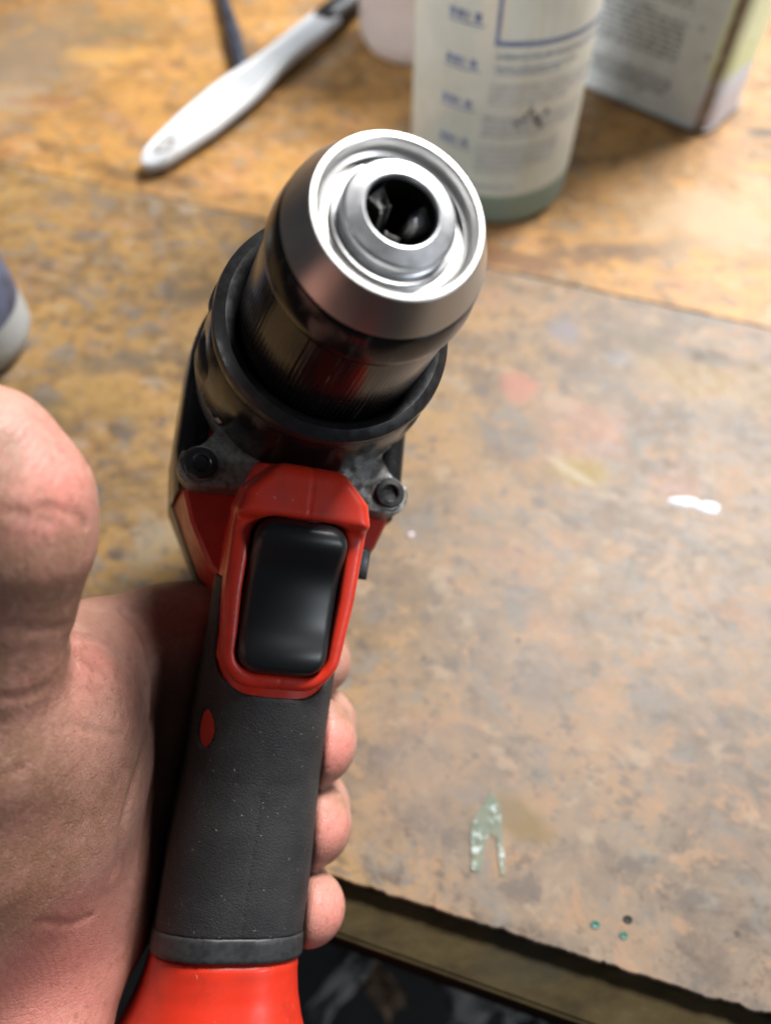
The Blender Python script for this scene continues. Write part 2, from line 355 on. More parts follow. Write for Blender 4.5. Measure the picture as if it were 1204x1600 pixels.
# chuck nose
chuck=lathe('chuck_nose',[(.0185,-.0082),(.0190,-.0079),(.0192,-.0072),(.0190,-.0066),(.01595,-.0006),(.01575,-.0001),(.01545,.0001),(.0146,.0001),(.0143,-.0001),(.01415,-.0006),(.0140,-.0020),(.0137,-.0028),(.0130,-.0033),(.0113,-.0036),(.0108,-.0036)],silver.m,drill,160,deg=22)
lathe('collet',[(.0115,-.0050),(.0115,-.0026),(.0113,-.0023),(.0103,-.0022),(.00995,-.0020),(.0099,-.0017),(.0103,-.0014),(.01035,-.0004),(.0101,.0003),(.0097,.0006),(.0069,.0014),(.0066,.0013),(.0064,.0009),(.0063,.0003)],steel.m,chuck,160,deg=15)
lathe('bore',[(.0063,.0004),(.0062,-.0010),(.0060,-.016),(0,-.016)],bore_m,chuck,64)
for i in range(3):
    a=.35+i*2*PI/3; c,s=math.cos(a),math.sin(a)
    bm=bmesh.new(); bmesh.ops.create_cube(bm,size=1)
    for v in bm.verts:
        t=v.co.z+.5; rr=.0012+(v.co.x+.5)*.0046; 
        if t>.5: rr+=.0016*(.5-v.co.x)
        ww=v.co.y*(.0022+.002*(v.co.x+.5)); z=-.015+t*.0125-(v.co.x+.5)*-.0015
        v.co=(rr*c-ww*s,rr*s+ww*c,z)
    bmesh.ops.bevel(bm,geom=bm.edges[:],offset=.0003,segments=2,affect='EDGES')
    bm_obj('jaw',bm,steel.m if i==0 else gunmetal.m,chuck)  # first jaw in brighter steel, standing in for the glint on it
# sleeve: smooth glossy band, then fine ribs down to the collar
prof=[(.0182,-.0080),(.0192,-.0081),(.0196,-.0088),(.0207,-.0140),(.0208,-.0160),(.0206,-.0170),(.0201,-.0177),(.0196,-.0178)]
lathe('chuck_band',prof,black.m,drill,160)
SEG=480; v=[]; f=[]
zs=[-.0176,-.0182,-.024,-.030,-.0345,-.036,-.040,-.044,-.050]
for j,z in enumerate(zs):
    ribamp=[0,.00001,.00002,.00003,.00004,.00014,.00020,.00022,.00022][j]; r0=[.0196,.0201,.0205,.0209,.0212,.02125,.0214,.0216,.0216][j]
    for k_ in range(SEG):
        rr=r0-ribamp*(1 if (k_%4)<2 else 0)
        if 0<(k_%160)<26 and j in (2,3,4,5): rr-=.00015
        a=2*PI*k_/SEG; v.append((rr*math.cos(a),rr*math.sin(a),z))
for j in range(len(zs)-1):
    for k_ in range(SEG):
        k2=(k_+1)%SEG; f.append((j*SEG+k_,j*SEG+k2,(j+1)*SEG+k2,(j+1)*SEG+k_)[::-1])
sharp(mesh('chuck_sleeve',v,f,black.m,drill),28)
# collar ring and gear housing
lathe('clutch_collar',[(.0206,-.052),(.0219,-.0505),(.0222,-.0475),(.0227,-.0462),(.0234,-.0455),(.0247,-.0451),(.0262,-.0459),(.0271,-.0466),(.02745,-.0480),(.0273,-.0505),(.0268,-.0520)],satin,drill,160)
lathe('gear_housing',[(.0267,-.0515),(.0270,-.0525),(.0278,-.060),(.0284,-.068),(.0286,-.078)],black.m,drill,160)
# raised detent pads round the gear housing (seen on the two silhouettes)
for (a0,a1,z0_,z1_) in ((150,176,-.056,-.061),(178,205,-.062,-.0745),(322,350,-.060,-.073),(352,378,-.056,-.062)):
    v=[];f=[];n=14
    for i in range(n):
        a=math.radians(a0+(a1-a0)*i/(n-1)); rise=.0011*min(1,4*min(i/(n-1),1-i/(n-1))+.02)
        for (z,dr) in ((z0_,0),(z0_-.0012,rise),(z1_+.0012,rise),(z1_,0)):
            r_=.0270+(-z-.0525)*.066+dr+.0001; v.append((r_*math.cos(a),r_*math.sin(a),z))
    for i in range(n-1):
        for j in range(3): f.append((i*4+j,(i+1)*4+j,(i+1)*4+j+1,i*4+j+1))
    mesh('detent_pad',v,f,satin,drill)
# little white printed mark: three slanted strokes
white_p=plain('white_print',(.75,.73,.68),.6,var=.05)
v=[];f=[]
def on_hous(px,py):
    oo=(O-C0)@DR; dd=ray(px,py)@DR; lo_,hi_=.10,.22
    for t in np.linspace(.12,.24,2000):
        q=oo+dd*t
        if q[2]<-.05 and math.hypot(q[0],q[1])<np.interp(-q[2],[.0525,.060,.068,.078],[.0270,.0278,.0284,.0286])+.0003: return q
    return oo+dd*.18
MA,MZ=220.5,-.0710
for k_ in range(3):
    for (da,dz) in ((-1.6,-.0007),(1.6,-.0005),(1.6,.0001),(-1.6,-.0001)):
        z_=MZ+(k_-1)*.0012+dz; a_=math.radians(MA+da+k_*.8); r_=np.interp(-z_,[.0525,.060,.068,.078],[.0270,.0278,.0284,.0286])+.00035
        v.append((r_*math.cos(a_),r_*math.sin(a_),z_))
    f.append((4*k_,4*k_+1,4*k_+2,4*k_+3))
mesh('printed_mark',v,f,white_p,drill,False)
# metal flange with its two screw ears
def circ(cx,cy,r,a0,a1,n): return [(cx+r*math.cos(math.radians(a0+(a1-a0)*i/(n-1))),cy+r*math.sin(math.radians(a0+(a1-a0)*i/(n-1)))) for i in range(n)]
EX,EY=.0240,-.0297
ear=[(0,-.0255)]+[(.0115,-.0342)]+circ(EX,EY,.0055,-100,30,14)+[(.0262,-.0262),(.0236,-.0236),(.0214,-.0205)]
poly=ear+circ(0,0,.0288,-42,222,44)+[(-x,y) for x,y in ear[::-1]][:-1]
# one smooth outline, extruded
fl=prism('flange',poly,-.0835,-.0745,gunmetal.m,drill,.0006)
for s in (-1,1):
    sw=lathe('screw',[(.0038,-.0008),(.0039,.0010),(.0036,.00135),(.0024,.00145),(.00205,.0012),(.0019,.0003),(0,.0002)],satin,fl,40); sw.location=(s*EX,EY,-.0742)
    wr=lathe('screw_seat',[(.0041,.0001),(.0046,.00015),(.0048,-.0004)],gunmetal.m,fl,32); wr.location=(s*EX,EY,-.0746)
# red motor housing behind, and its black rear bumper
def house_sec(z,grow=0.):
    k_=max(0,min(1,(-.084-z)/.045)); w_=.0290+.0016*k_+grow
    P=circ(0,.002,w_,0,180,36)+[(-w_,-.010),(-w_,-.024),(-w_+.0012,-.0335),(-.0245-grow,-.0425),(-.0185-grow,-.0535-grow*.7),(-.012,-.0585-grow)]
    return P+[(-x,y) for x,y in P[::-1] if abs(x)<w_-1e-6 or y<0][:6]
def loft(name,secs,mt,parent,cap=True,deg=40):
    n=len(secs[0]); v=[q for s in secs for q in s]; f=[]
    for j in range(len(secs)-1):
        for i in range(n): f.append((j*n+i,j*n+(i+1)%n,(j+1)*n+(i+1)%n,(j+1)*n+i))
    if cap: f.append(tuple(range(n))); f.append(tuple((len(secs)-1)*n+i for i in range(n))[::-1])
    o=mesh(name,v,f,mt,parent); bm=bmesh.new(); bm.from_mesh(o.data); bmesh.ops.recalc_face_normals(bm,faces=bm.faces); bm.to_mesh(o.data); bm.free()
    o.data.polygons.foreach_set('use_smooth',[True]*len(o.data.polygons)); return sharp(o,deg)
def sec3(z,g=0): return [(x,y,z) for x,y in house_sec(z,g)]
red2=redmat('shaded_side_red',(.42,.022,.010))  # same red plastic, with the shade of this side mixed into its colour
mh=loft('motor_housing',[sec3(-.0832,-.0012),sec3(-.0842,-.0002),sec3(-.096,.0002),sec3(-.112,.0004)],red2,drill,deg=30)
SS=[(z_,g_) for z_,g_ in ((-.0828,-.0060),(-.0829,-.0012),(-.0838,.0002),(-.0846,.0006),(-.097,.0010),(-.1105,.0010))]
secs=[]
for z_,g_ in SS:
    P=house_sec(z_,g_); n_=[i for i,(x,y) in enumerate(P)]
    top=[(x,y) for x,y in circ(0,.002,.0290+.0016*max(0,min(1,(-.084-z_)/.045))+g_,0,180,40)]
    w_=top[-1][0]; secs.append([(-w_,y,z_) for y in (-.0345,-.024,-.012)]+[(x,y,z_) for x,y in top]+[(w_,y,z_) for y in (-.012,-.024,-.0345)])
secs=[[(x*(1 if y>-.030 else .94),y,z) for x,y,z in q] for q in secs]
v=[q for s_ in secs for q in s_]; n_=len(secs[0]); f=[(j*n_+i,j*n_+i+1,(j+1)*n_+i+1,(j+1)*n_+i) for j in range(len(secs)-1) for i in range(n_-1)]
sh=mesh('side_shell',v,f,black.m,drill); md=sh.modifiers.new('thick','SOLIDIFY'); md.thickness=.0006; md.offset=-1  # added black shell, deepens the shaded upper side of the red housing
loft('rear_bumper',[sec3(-.1100,.0002),sec3(-.1106,.0008),sec3(-.122,.0009),sec3(-.131,.0004),sec3(-.138,-.004),sec3(-.141,-.010)],satin,drill,deg=30)
# ---- grip, modelled as signed distances in the grip frame (x across, t down, s forward)
def tos(P): q=P-GO; return q[:,0],q@GG,q@GN
def te(t,s): return t+.38*(s+.014)
def grip_hw(t):  return np.interp(t,[-.032,-.024,-.012,.004,.020,.045,.070,.088,.12],[.0105,.0135,.0156,.0160,.0156,.0160,.0172,.0174,.0174])
def grip_fr(t):  return np.interp(t,[-.032,0,.020,.045,.070,.090,.12],[-.0015,-.0012,-.0012,-.0022,-.0012,-.0002,-.0002])
def grip_bk(t):  return np.interp(t,[-.032,-.012,.005,.030,.055,.080,.12],[-.056,-.046,-.041,-.043,-.044,-.043,-.043])
def d_grip(P,grow=0.):
    x,t,s=tos(P); f_=grip_fr(t); b_=grip_bk(t); hw=grip_hw(t)
    d=rbox2(x,s-(f_+b_)/2,hw,(f_-b_)/2,np.minimum(hw-.0005,.0142))
    return d-grow
def d_frame(P):
    x,t,s=tos(P); hw=np.interp(t,[-.02,0,.018],[.0158,.0153,.0137])
    d=rbox2(x,t+.0005,hw,.0226,.0085); ds=np.abs(s+.0060)-.0068
    q=np.hypot(np.maximum(d+.002,0),np.maximum(ds+.002,0))+np.minimum(np.maximum(d,ds)+.002,0)-.002
    # chin block above the trigger
    t2=t+.0238; hx=np.interp(t,[-.0305,-.0275,-.0235,-.018],[.0080,.0108,.0146,.0158]); hx=hx
    dc=rbox2(x,t2,hx,.0066,.0022); sf=np.interp(t,[-.030,-.024,-.0185],[.0028,.0040,.0048]); dcs=np.maximum(s-sf,-.012-s)
    c=np.hypot(np.maximum(dc+.003,0),np.maximum(dcs+.003,0))+np.minimum(np.maximum(dc,dcs)+.003,0)-.003
    q=smin(q,c,.0025)
    q=q+.00016*np.exp(-(x-.0006)**2/(2*.0002**2))
    hole=np.maximum(rbox2(x,t-.0003,np.interp(t,[-.017,0,.018],[.0112,.0114,.0106]),.0183,.0050),-.0085-s)
    return smax(q,-hole,.0012)
def gbox(x0,x1,t0,t1,s0,s1):
    c=np.array([gl(x,t,s) for x in (x0,x1) for t in (t0,t1) for s in (s0,s1)]); return c.min(0),c.max(0)
def d_core(P):
    x,t,s=tos(P); wx=np.sqrt(((t-.0345)/1.4)**2+((s+.0085)/.85)**2+((x+.0165)/.62)**2)-.0034; return np.maximum(smax(np.maximum(d_grip(P),-.030-t),-wx,.0005),te(t,s)-.092)
lo,hi=gbox(-.02,.02,-.034,.097,-.06,.004); vv,ff=surf(d_core,lo,hi,.0009)
core=np_mesh('grip_housing',vv,ff,red,drill)
lo,hi=gbox(-.019,.019,-.034,.026,-.015,.008); vv,ff=surf(d_frame,lo,hi,.00055)
frame=np_mesh('trigger_frame',vv,ff,red,drill)
def d_rub(P):
    x,t,s=tos(P); d=d_grip(P,.00075)
    top=rbox2(x,t+.0005-.0012,np.interp(t,[-.02,0,.018],[.0158,.0153,.0137])+.0005,.0234,.0085)   # outline round the frame, kept clear of it
    reg=np.where(s>-.0090,np.maximum(.0175-t,-top),np.where(s>-.017,-.0015-t,.010-t-(s+.017)*.9))
    d=smax(d,reg,.0008); d=np.maximum(d,te(t,s)-.0859)
    # window on the left where red shows
    wx=np.hypot((t-.0345)/1.4,(s+.0085)/.85)-.0032; d=np.where(x<-.005,smax(d,-wx,.0006),d)
    # moulding seam down the front
    d=d+.00022*np.exp(-(x-.0004)**2/(2*.00022**2))*(t>.047)*(s>-.01)
    return d
lo,hi=gbox(-.02,.02,-.006,.09,-.056,.002); vv,ff=surf(d_rub,lo,hi,.0006)
k=NT('textured_grey_rubber'); gn=k.noise(2300,3,.6); g2=k.noise(4200,2)
spk=k.mr(k.noise(1300,2,.5,co=k.map((1,1,1),loc=(4,2,1))),.715,.75)
k.set(Base_Color=k.mix(k.math('MULTIPLY',spk,.8),k.mix(k.mr(k.noise(60,5,.6),.35,.65),(.019,.019,.021),(.033,.032,.033)),(.26,.25,.23)),Roughness=k.mr(gn,.3,.7,.50,.70),Normal=k.bump(g2,.30,.0003,k.bump(gn,.5,.0005)),Specular_IOR_Level=.33)
rubber=k.m
np_mesh('rubber_grip',vv,ff,rubber,drill)
# dark well behind the trigger, the trigger itself
def gprism(name,poly,s0_,s1_,mt,bev,parent=drill):
    M=Matrix([[1,0,0,GO[0]],[0,GG[1],GN[1],GO[1]],[0,GG[2],GN[2],GO[2]],[0,0,0,1]])
    return prism(name,poly,s0_,s1_,mt,parent,bev,M)
gprism('trigger_well',[(-.0114,-.0185),(.0114,-.0185),(.0112,.0190),(-.0112,.0190)],-.0092,-.0080,satin,.0002)
def d_trig(P):
    x,t,s=tos(P); hw=np.interp(t,[-.018,-.010,.006,.018],[.0105,.0109,.0109,.0101])
    d=rbox2(x,t-.0002,hw,.0180,.0046)
    sf=.0022+.0050*np.exp(-((t+.0140)/.0062)**2)+.0022*np.exp(-((t-.0135)/.0050)**2); sf=sf-.0016*(x/.0105)**2-.0002
    ds=np.maximum(s-sf,-.0078-s)
    r_=.0022
    return np.hypot(np.maximum(d+r_,0),np.maximum(ds+r_,0))+np.minimum(np.maximum(d,ds)+r_,0)-r_
lo,hi=gbox(-.013,.013,-.021,.021,-.010,.009); vv,ff=surf(d_trig,lo,hi,.0006)
np_mesh('trigger',vv,ff,trig_m,drill)
# raised lip round the trigger edge
# forward and reverse button on the right
gprism('direction_button',[(.0145,-.0125),(.0215,-.0125),(.0215,-.0045),(.0145,-.0045)],-.0215,-.0150,satin,.0007)
# window inlay rim
# grip band and battery foot
def band(name,t0,t1,g0,g1,mt,h=.0008):
    def d(P):
        x,t,s=tos(P); t=te(t,s); return smax(d_grip(P,np.interp(t,[t0,t1],[g0,g1])),np.abs(t-(t0+t1)/2)-(t1-t0)/2,.0010)
    lo,hi=gbox(-.026,.026,t0-.009,t1+.017,-.05,.006); vv,ff=surf(d,lo,hi,h); return np_mesh(name,vv,ff,mt,drill)
band('grip_band',.0856,.0918,.0010,.0014,plain('grey_band_rubber',(.030,.031,.034),.5,var=.2,scale=600))
def d_bat(P):
    x,t0_,s=tos(P); t=te(t0_,s); gr=np.interp(t,[.0915,.096,.101,.107,.114,.122,.130],[.0004,.0008,.0017,.0034,.0060,.0086,.0095])
    d=d_grip(P,gr); return smax(d,np.maximum(.0918-t,t0_-.150),.0012)
lo,hi=gbox(-.034,.034,.082,.153,-.060,.016); vv,ff=surf(d_bat,lo,hi,.0012)
np_mesh('battery_foot',vv,ff,red,drill)

# ================================================================== THE HAND
def C(px,py,d,r): return (pt(px,py,d),r)
chains={
 'thumb':[C(-22,718,.127,.0125),C(14,785,.1285,.0132),C(22,845,.130,.0124),C(10,930,.134,.0112),C(-8,1010,.138,.0118),C(-28,1150,.146,.0154),C(-66,1290,.154,.0186),C(-125,1410,.163,.022),C(-210,1580,.175,.026)],
 'web':[C(-50,1100,.150,.0130),C(50,1066,.175,.0132),C(150,1032,.198,.0142),C(250,1003,.214,.0142),C(320,988,.222,.0125)],
 'index':[C(300,990,.222,.0130),C(440,1010,.236,.0102),C(494,1030,.226,.0090),C(500,1036,.212,.0084)],
 'middle':[C(270,1110,.226,.0130),C(430,1120,.240,.0110),C(496,1134,.228,.0104),C(488,1158,.207,.0120)],
 'ring':[C(250,1230,.224,.0130),C(420,1250,.238,.0106),C(486,1262,.225,.0102),C(484,1287,.207,.0113)],
 'pinky':[C(225,1350,.219,.0122),C(395,1380,.234,.0094),C(462,1388,.221,.0088),C(482,1418,.203,.0096)],
 'palm_a':[C(290,1010,.223,.0135),C(100,1250,.215,.0150),C(-150,1560,.205,.020)],
 'palm_b':[C(265,1120,.228,.0135),C(105,1330,.218,.0150),C(-120,1600,.208,.022)],
 'palm_c':[C(240,1240,.227,.0135),C(80,1440,.214,.0155),C(-100,1650,.204,.022)],
 'palm_d':[C(215,1350,.224,.0130),C(85,1500,.206,.0150),C(-60,1700,.196,.022)],
 'heel':[C(118,1440,.208,.0120),C(84,1535,.188,.0143),C(30,1660,.180,.0180),C(-100,1800,.182,.024)],
 'arm':[C(-150,1640,.196,.030),C(-420,2050,.18,.034)],
 'fill_a':[C(30,1050,.155,.0120),C(95,1085,.174,.0122),C(112,1170,.187,.0120),C(215,1180,.209,.0120)],
 'fill_b':[C(10,1190,.156,.0150),C(85,1240,.178,.0150),C(108,1310,.193,.0130),C(195,1330,.211,.0125)],
 'fill_c':[C(-30,1330,.165,.0180),C(60,1385,.184,.0150),C(160,1410,.205,.0120)],
 'thenar':[C(30,1180,.165,.0160),C(-10,1300,.172,.0190),C(-80,1440,.178,.024)],
}
def chain(P,c,k):
    d=None
    for (a,ra),(b,rb) in zip(c[:-1],c[1:]):
        q=rcone(P,a,b,ra,rb); d=q if d is None else smin(d,q,k)
    return d
creases=[]
def hand_base(P):
    palm=None
    for nme in ('palm_a','palm_b','palm_c','palm_d'): 
        q=chain(P,chains[nme],.008); palm=q if palm is None else smin(palm,q,.010)
    palm=smin(palm,chain(P,chains['heel'],.008),.010)
    palm=smin(palm,chain(P,chains['arm'],.02),.025)
    palm=smin(palm,chain(P,chains['thenar'],.01),.016)
    palm=smin(palm,chain(P,chains['web'],.008),.009)
    for nme in ('fill_a','fill_b','fill_c'): palm=smin(palm,chain(P,chains[nme],.008),.016)
    palm=smin(palm,chain(P,chains['thumb'],.0035),.007)
    f=None
    for nme in ('index','middle','ring','pinky'):
        q=chain(P,chains[nme],.005); f=q if f is None else smin(f,q,.0012)
    d=smin(palm,f,.007)
    D_=(P-C0)@DR
    x,t,s=tos(D_)
    solid=smin(np.maximum(d_grip(D_,.0008),-.05-t),d_bat(D_),.001)
    return smax(d,-(solid-.0002),.0025)
def march(px,py,d0=.09,d1=.27):
    t=d0; r_=ray(px,py); L=np.linalg.norm(r_)
    for _ in range(200):
        q=O+r_*t; d=hand_base(q[None])[0]
        if d<1e-5: return q
        t+=d/L*.8
        if t>d1: break
    return None
def poly3(pts):
    out=[]
    for (x0,y0),(x1,y1) in zip(pts[:-1],pts[1:]):
        n=max(2,int(math.hypot(x1-x0,y1-y0)/8))
        for i in range(n):
            q=march(x0+(x1-x0)*i/n,y0+(y1-y0)*i/n)
            if q is not None: out.append(q)
    return np.array(out)
for pts,dep,wd in (
    ([(60,793),(95,797),(122,808),(142,826)],.0005,.0006),([(0,800),(40,805),(90,815)],.0003,.0008),
    ([(0,975),(50,985),(108,982)],.0003,.0012),([(20,1090),(60,1078),(90,1070)],.0002,.0008),
    ([(112,992),(150,998),(185,1015),(215,1040)],.0009,.0009),([(120,1030),(165,1058),(190,1095),(198,1140)],.0006,.001),
    ([(190,952),(215,975),(232,1010),(242,1060),(240,1110),(225,1170),(205,1240),(188,1300),(180,1370)],.0007,.0014),
    ([(40,1200),(0,1215)],.0002,.001),([(60,1440),(110,1445),(150,1430)],.0003,.001),
    ([(0,1090),(35,1094),(70,1080)],.0002,.0009),([(110,1130),(150,1145),(200,1150)],.0003,.0006)):
    c=poly3(pts)
    if len(c)>1: creases.append((c,dep,wd))
def hand(P):
    d=hand_base(P); near=np.abs(d)<.004
    if near.any():
        Q=P[near]; add=np.zeros(len(Q))
        for c,dep,wd in creases:
            bb=(Q>c.min(0)-.006).all(1)&(Q<c.max(0)+.006).all(1)
            if not bb.any(): continue
            q=Q[bb]; best=np.full(len(q),1.)
            for a,b in zip(c[:-1],c[1:]):
                ba=b-a; h=np.clip(((q-a)@ba)/(ba@ba+1e-12),0,1); best=np.minimum(best,np.linalg.norm(q-a-h[:,None]*ba,axis=1))
            add[bb]+=dep*np.exp(-(best/wd)**2)-dep*.08*np.exp(-((best-2.4*wd)/(1.2*wd))**2)
        d=d.copy(); d[near]+=add
    return d
allp=np.array([p for c in chains.values() for p,_ in c])
lo=allp.min(0)-.04; hi=allp.max(0)+.04; lo=np.maximum(lo,[-.26,-.12,-.06]); hi=np.minimum(hi,[.02,.20,.25])
vv,ff=surf(hand_base,lo,hi,.0018,2)
_hb=hand
# finer: split once and settle on to the creased surface
def refine(v,f,fn,h):
    E=np.sort(np.concatenate([f[:,[0,1]],f[:,[1,2]],f[:,[2,3]],f[:,[3,0]]]),1); ue,inv=np.unique(E,axis=0,return_inverse=True); inv=inv.ravel(); nf=len(f); nv=len(v)
    v2=np.concatenate([v,v[ue].mean(1),v[f].mean(1)]); a=[nv+inv[i*nf:(i+1)*nf] for i in range(4)]; c=nv+len(ue)+np.arange(nf)
    f2=np.concatenate([np.stack([f[:,i],a[i],c,a[i-1]],1) for i in range(4)])
    e=h*.1
    for _ in range(2):
        d=fn(v2); g=np.stack([fn(v2+np.eye(3)[k]*e)-fn(v2-np.eye(3)[k]*e) for k in range(3)],1)/(2*e)
        st=np.clip(d/np.maximum((g*g).sum(1),.3),-h*.6,h*.6); v2=v2-g*st[:,None]
    return v2,f2
vv,ff=refine(vv,ff,hand,.0018)
# skin colour: pinkness and grime as vertex attributes
pink=np.zeros(len(vv)); dirt=np.zeros(len(vv))
def blob(px,py,r,amt,arr,d=None):
    q=march(px,py) if d is None else pt(px,py,d)
    if q is None: return
    arr+=amt*np.exp(-(((vv-q)**2).sum(1))/(r*r))
for a in ((525,1160,.008,.9),(530,1180,.006,.5),(522,1290,.008,.9),(520,1425,.009,.9),(535,1040,.006,.3),(60,720,.013,.40),(90,780,.010,.45),(40,650,.010,.25),(120,1020,.010,.4),(165,1035,.007,.45),(140,1090,.014,.25),(60,1090,.010,.3),(120,1500,.03,.45),(60,1560,.03,.4),(20,1020,.010,.3),(20,900,.01,.25)): blob(*a,pink)
for a in ((85,860,.007,.5),(60,900,.012,.35),(20,850,.01,.35),(85,960,.009,.6),(40,1040,.012,.7),(75,1030,.008,.4),(10,1150,.012,.7),(40,1330,.016,.8),(20,1420,.014,.7),(0,1250,.014,.4),(100,1300,.010,.3),(0,760,.006,.5),(5,705,.0028,1.6),(2,690,.002,1.4),(265,960,.01,.4),(215,1180,.010,.5),(250,1250,.012,.5),(535,1108,.005,.9),(552,1195,.004,1.0),(528,1245,.005,.8),(546,1320,.004,.8),(535,1385,.004,.6),(530,1455,.004,.6),(542,1010,.005,.8),(505,1095,.005,.6),(170,1250,.012,.3)): blob(*a,dirt)
for c,dep,wd in creases:
    for q in c[::2]: dirt+=.10*np.exp(-(((vv-q)**2).sum(1))/(.0009**2))
k=NT('skin'); at=lambda n_: (lambda x:(setattr(x,'attribute_name',n_),x.outputs['Fac'])[1])(k.n('ShaderNodeAttribute'))
pf=at('pink'); df=at('grime')
n1=k.noise(70,5,.6); n2=k.noise(260,5,.65); n3=k.noise(1200,4,.6)
base=k.mix(k.mr(n1,.35,.65),(.34,.165,.125),(.385,.205,.155))
base=k.mix(k.mr(n2,.52,.72,0,.35),base,(.43,.165,.125)); base=k.mix(k.mr(n2,.46,.30,0,.30),base,(.32,.19,.11))
base=k.mix(k.mr(pf,.15,1.1,0,.9),base,(.57,.20,.165))
base=k.mix(k.math('MULTIPLY',k.mr(df,.1,1.0,0,.85),k.mr(k.noise(110,6,.72),.36,.60,.08,1)),base,(.24,.13,.08))
base=k.mix(k.math('MULTIPLY',k.mr(k.voro(800,feature='DISTANCE_TO_EDGE',co=k.map((1,.6,.8),(0,0,.5))),.06,.0),k.mr(df,0,.5,.10,.45)),base,(.16,.08,.05))
base=k.mix(k.mr(k.voro(700),.10,.05,0,.35),base,(.17,.09,.06))
n5=k.noise(520,5,.65); base=k.mix(k.mr(n5,.52,.68,0,.38),base,(.45,.27,.215)); base=k.mix(k.mr(n5,.47,.33,0,.42),base,(.235,.105,.075))
# finger-print like ridges and skin creases
wv=k.n('ShaderNodeTexWave',wave_type='BANDS',bands_direction='X'); k.put(wv.inputs[0],k.map((1,.55,.25),(0,0,.3))); wv.inputs['Scale'].default_value=330; wv.inputs['Distortion'].default_value=2.2; wv.inputs['Detail'].default_value=1; wv.inputs['Detail Scale'].default_value=.25
vc=k.voro(1000,feature='DISTANCE_TO_EDGE',co=k.map((1,1.3,.8),(0,0,.5)))
ln=k.noise(240,3,.6,co=k.map((1,.25,.3),(0,0,.2)))
h1=k.bump(k.mr(vc,0,.10),.34,.0003); h2=k.bump(k.math('MULTIPLY',wv.outputs['Fac'],k.mr(pf,.25,.6)),.16,.0002,h1); h3=k.bump(ln,.12,.0003,h2); h4=k.bump(k.voro(1500),.16,.0003,k.bump(n3,.22,.0003,h3))
k.set(Base_Color=base,Roughness=k.mr(n2,.3,.7,.40,.58),Normal=h4,Subsurface_Weight=.35,Subsurface_Radius=(.0030,.0011,.0006),Subsurface_Scale=1.0,Specular_IOR_Level=.45)
hand_o=np_mesh('hand',vv,ff,k.m)
for nme,arr in (('pink',pink),('grime',dirt)):
    a=hand_o.data.attributes.new(nme,'FLOAT','POINT'); a.data.foreach_set('value',arr.astype(np.float32))
tag(hand_o,'bare grimy left hand with thumb raised and fingers curled round the dark drill grip','hand')

# ================================================================== THINGS ON THE BENCH
def hdpe(name,col,transp=.12,sss=.4,level=None):
    k=NT(name); n_=k.noise(40,5,.6); st=k.noise(60,4,.6,co=k.map((1,1,.12)))
    c=k.mix(k.mr(st,.52,.72,0,.55),k.mix(k.mr(n_,.4,.7),col,tuple(q*.9 for q in col)),(col[0]*.72,col[1]*.62,col[2]*.42))
    if level: c=k.mix(k.mr(k.sep()[2],level+.0012,level-.0012),c,(.27,.36,.31))
    k.set(Base_Color=c,Roughness=k.mr(n_,.3,.7,.32,.5),Subsurface_Weight=sss,Subsurface_Radius=(.01,.009,.007),Normal=k.bump(n_,.05,.001))
    tr=k.n('ShaderNodeBsdfTransparent'); tr.inputs[0].default_value=(.95,.96,.93,1); mx=k.n('ShaderNodeMixShader'); mx.inputs[0].default_value=transp
    k.t.links.new(k.b.outputs[0],mx.inputs[1]); k.t.links.new(tr.outputs[0],mx.inputs[2]); k.t.links.new(mx.outputs[0],k.out.inputs[0]); return k.m
# --- spray bottle
BR=.0428; bc=np.array([.0565,.3915,0]); BZ=-.0006
spray=empty('spray_bottle',(bc[0],bc[1],BZ)); tag(spray,'tall translucent white spray bottle with blue printing and green liquid, in the middle','bottle')
bprof=[(0,.0006),(BR-.007,.0004),(BR-.003,.0012),(BR-.0008,.0038),(BR,.0075),(BR,.150),(BR-.001,.160),(BR-.006,.172),(BR-.016,.186),(BR-.026,.196),(.0145,.202),(.0140,.214),(0,.214)]
lathe('bottle_body',bprof,hdpe('milky_plastic',(.80,.82,.76),.30,.15,.0195),spray,96)
lathe('liquid',[(0,.0016),(BR-.008,.0016),(BR-.003,.0032),(BR-.0018,.0080),(BR-.0018,.0165),(0,.0165)],plain('green_liquid',(.075,.15,.115),.2,var=.1),spray,64)
lathe('cap',[(0,.2135),(.0165,.2135),(.0172,.216),(.0172,.232),(.0150,.236),(.010,.240),(0,.240)],plain('blue_cap',(.05,.09,.3),.4),spray,48)
ink=plain('blue_ink',(.23,.29,.48),.55,var=.15,scale=120); ink2=plain('faded_blue_ink',(.36,.39,.50),.6,var=.15,scale=120)
def cyl_quad(V,Fc,a0,a1,z0,z1,r,slant=0):
    n=max(2,int((a1-a0)/.06)+1); b=len(V)
    for i in range(n):
        a=a0+(a1-a0)*i/(n-1); dz=slant*(a-a0)
        V.append((r*math.cos(a),r*math.sin(a),z0+dz)); V.append((r*math.cos(a),r*math.sin(a),z1+dz))
    for i in range(n-1): Fc.append((b+2*i,b+2*i+2,b+2*i+3,b+2*i+1))
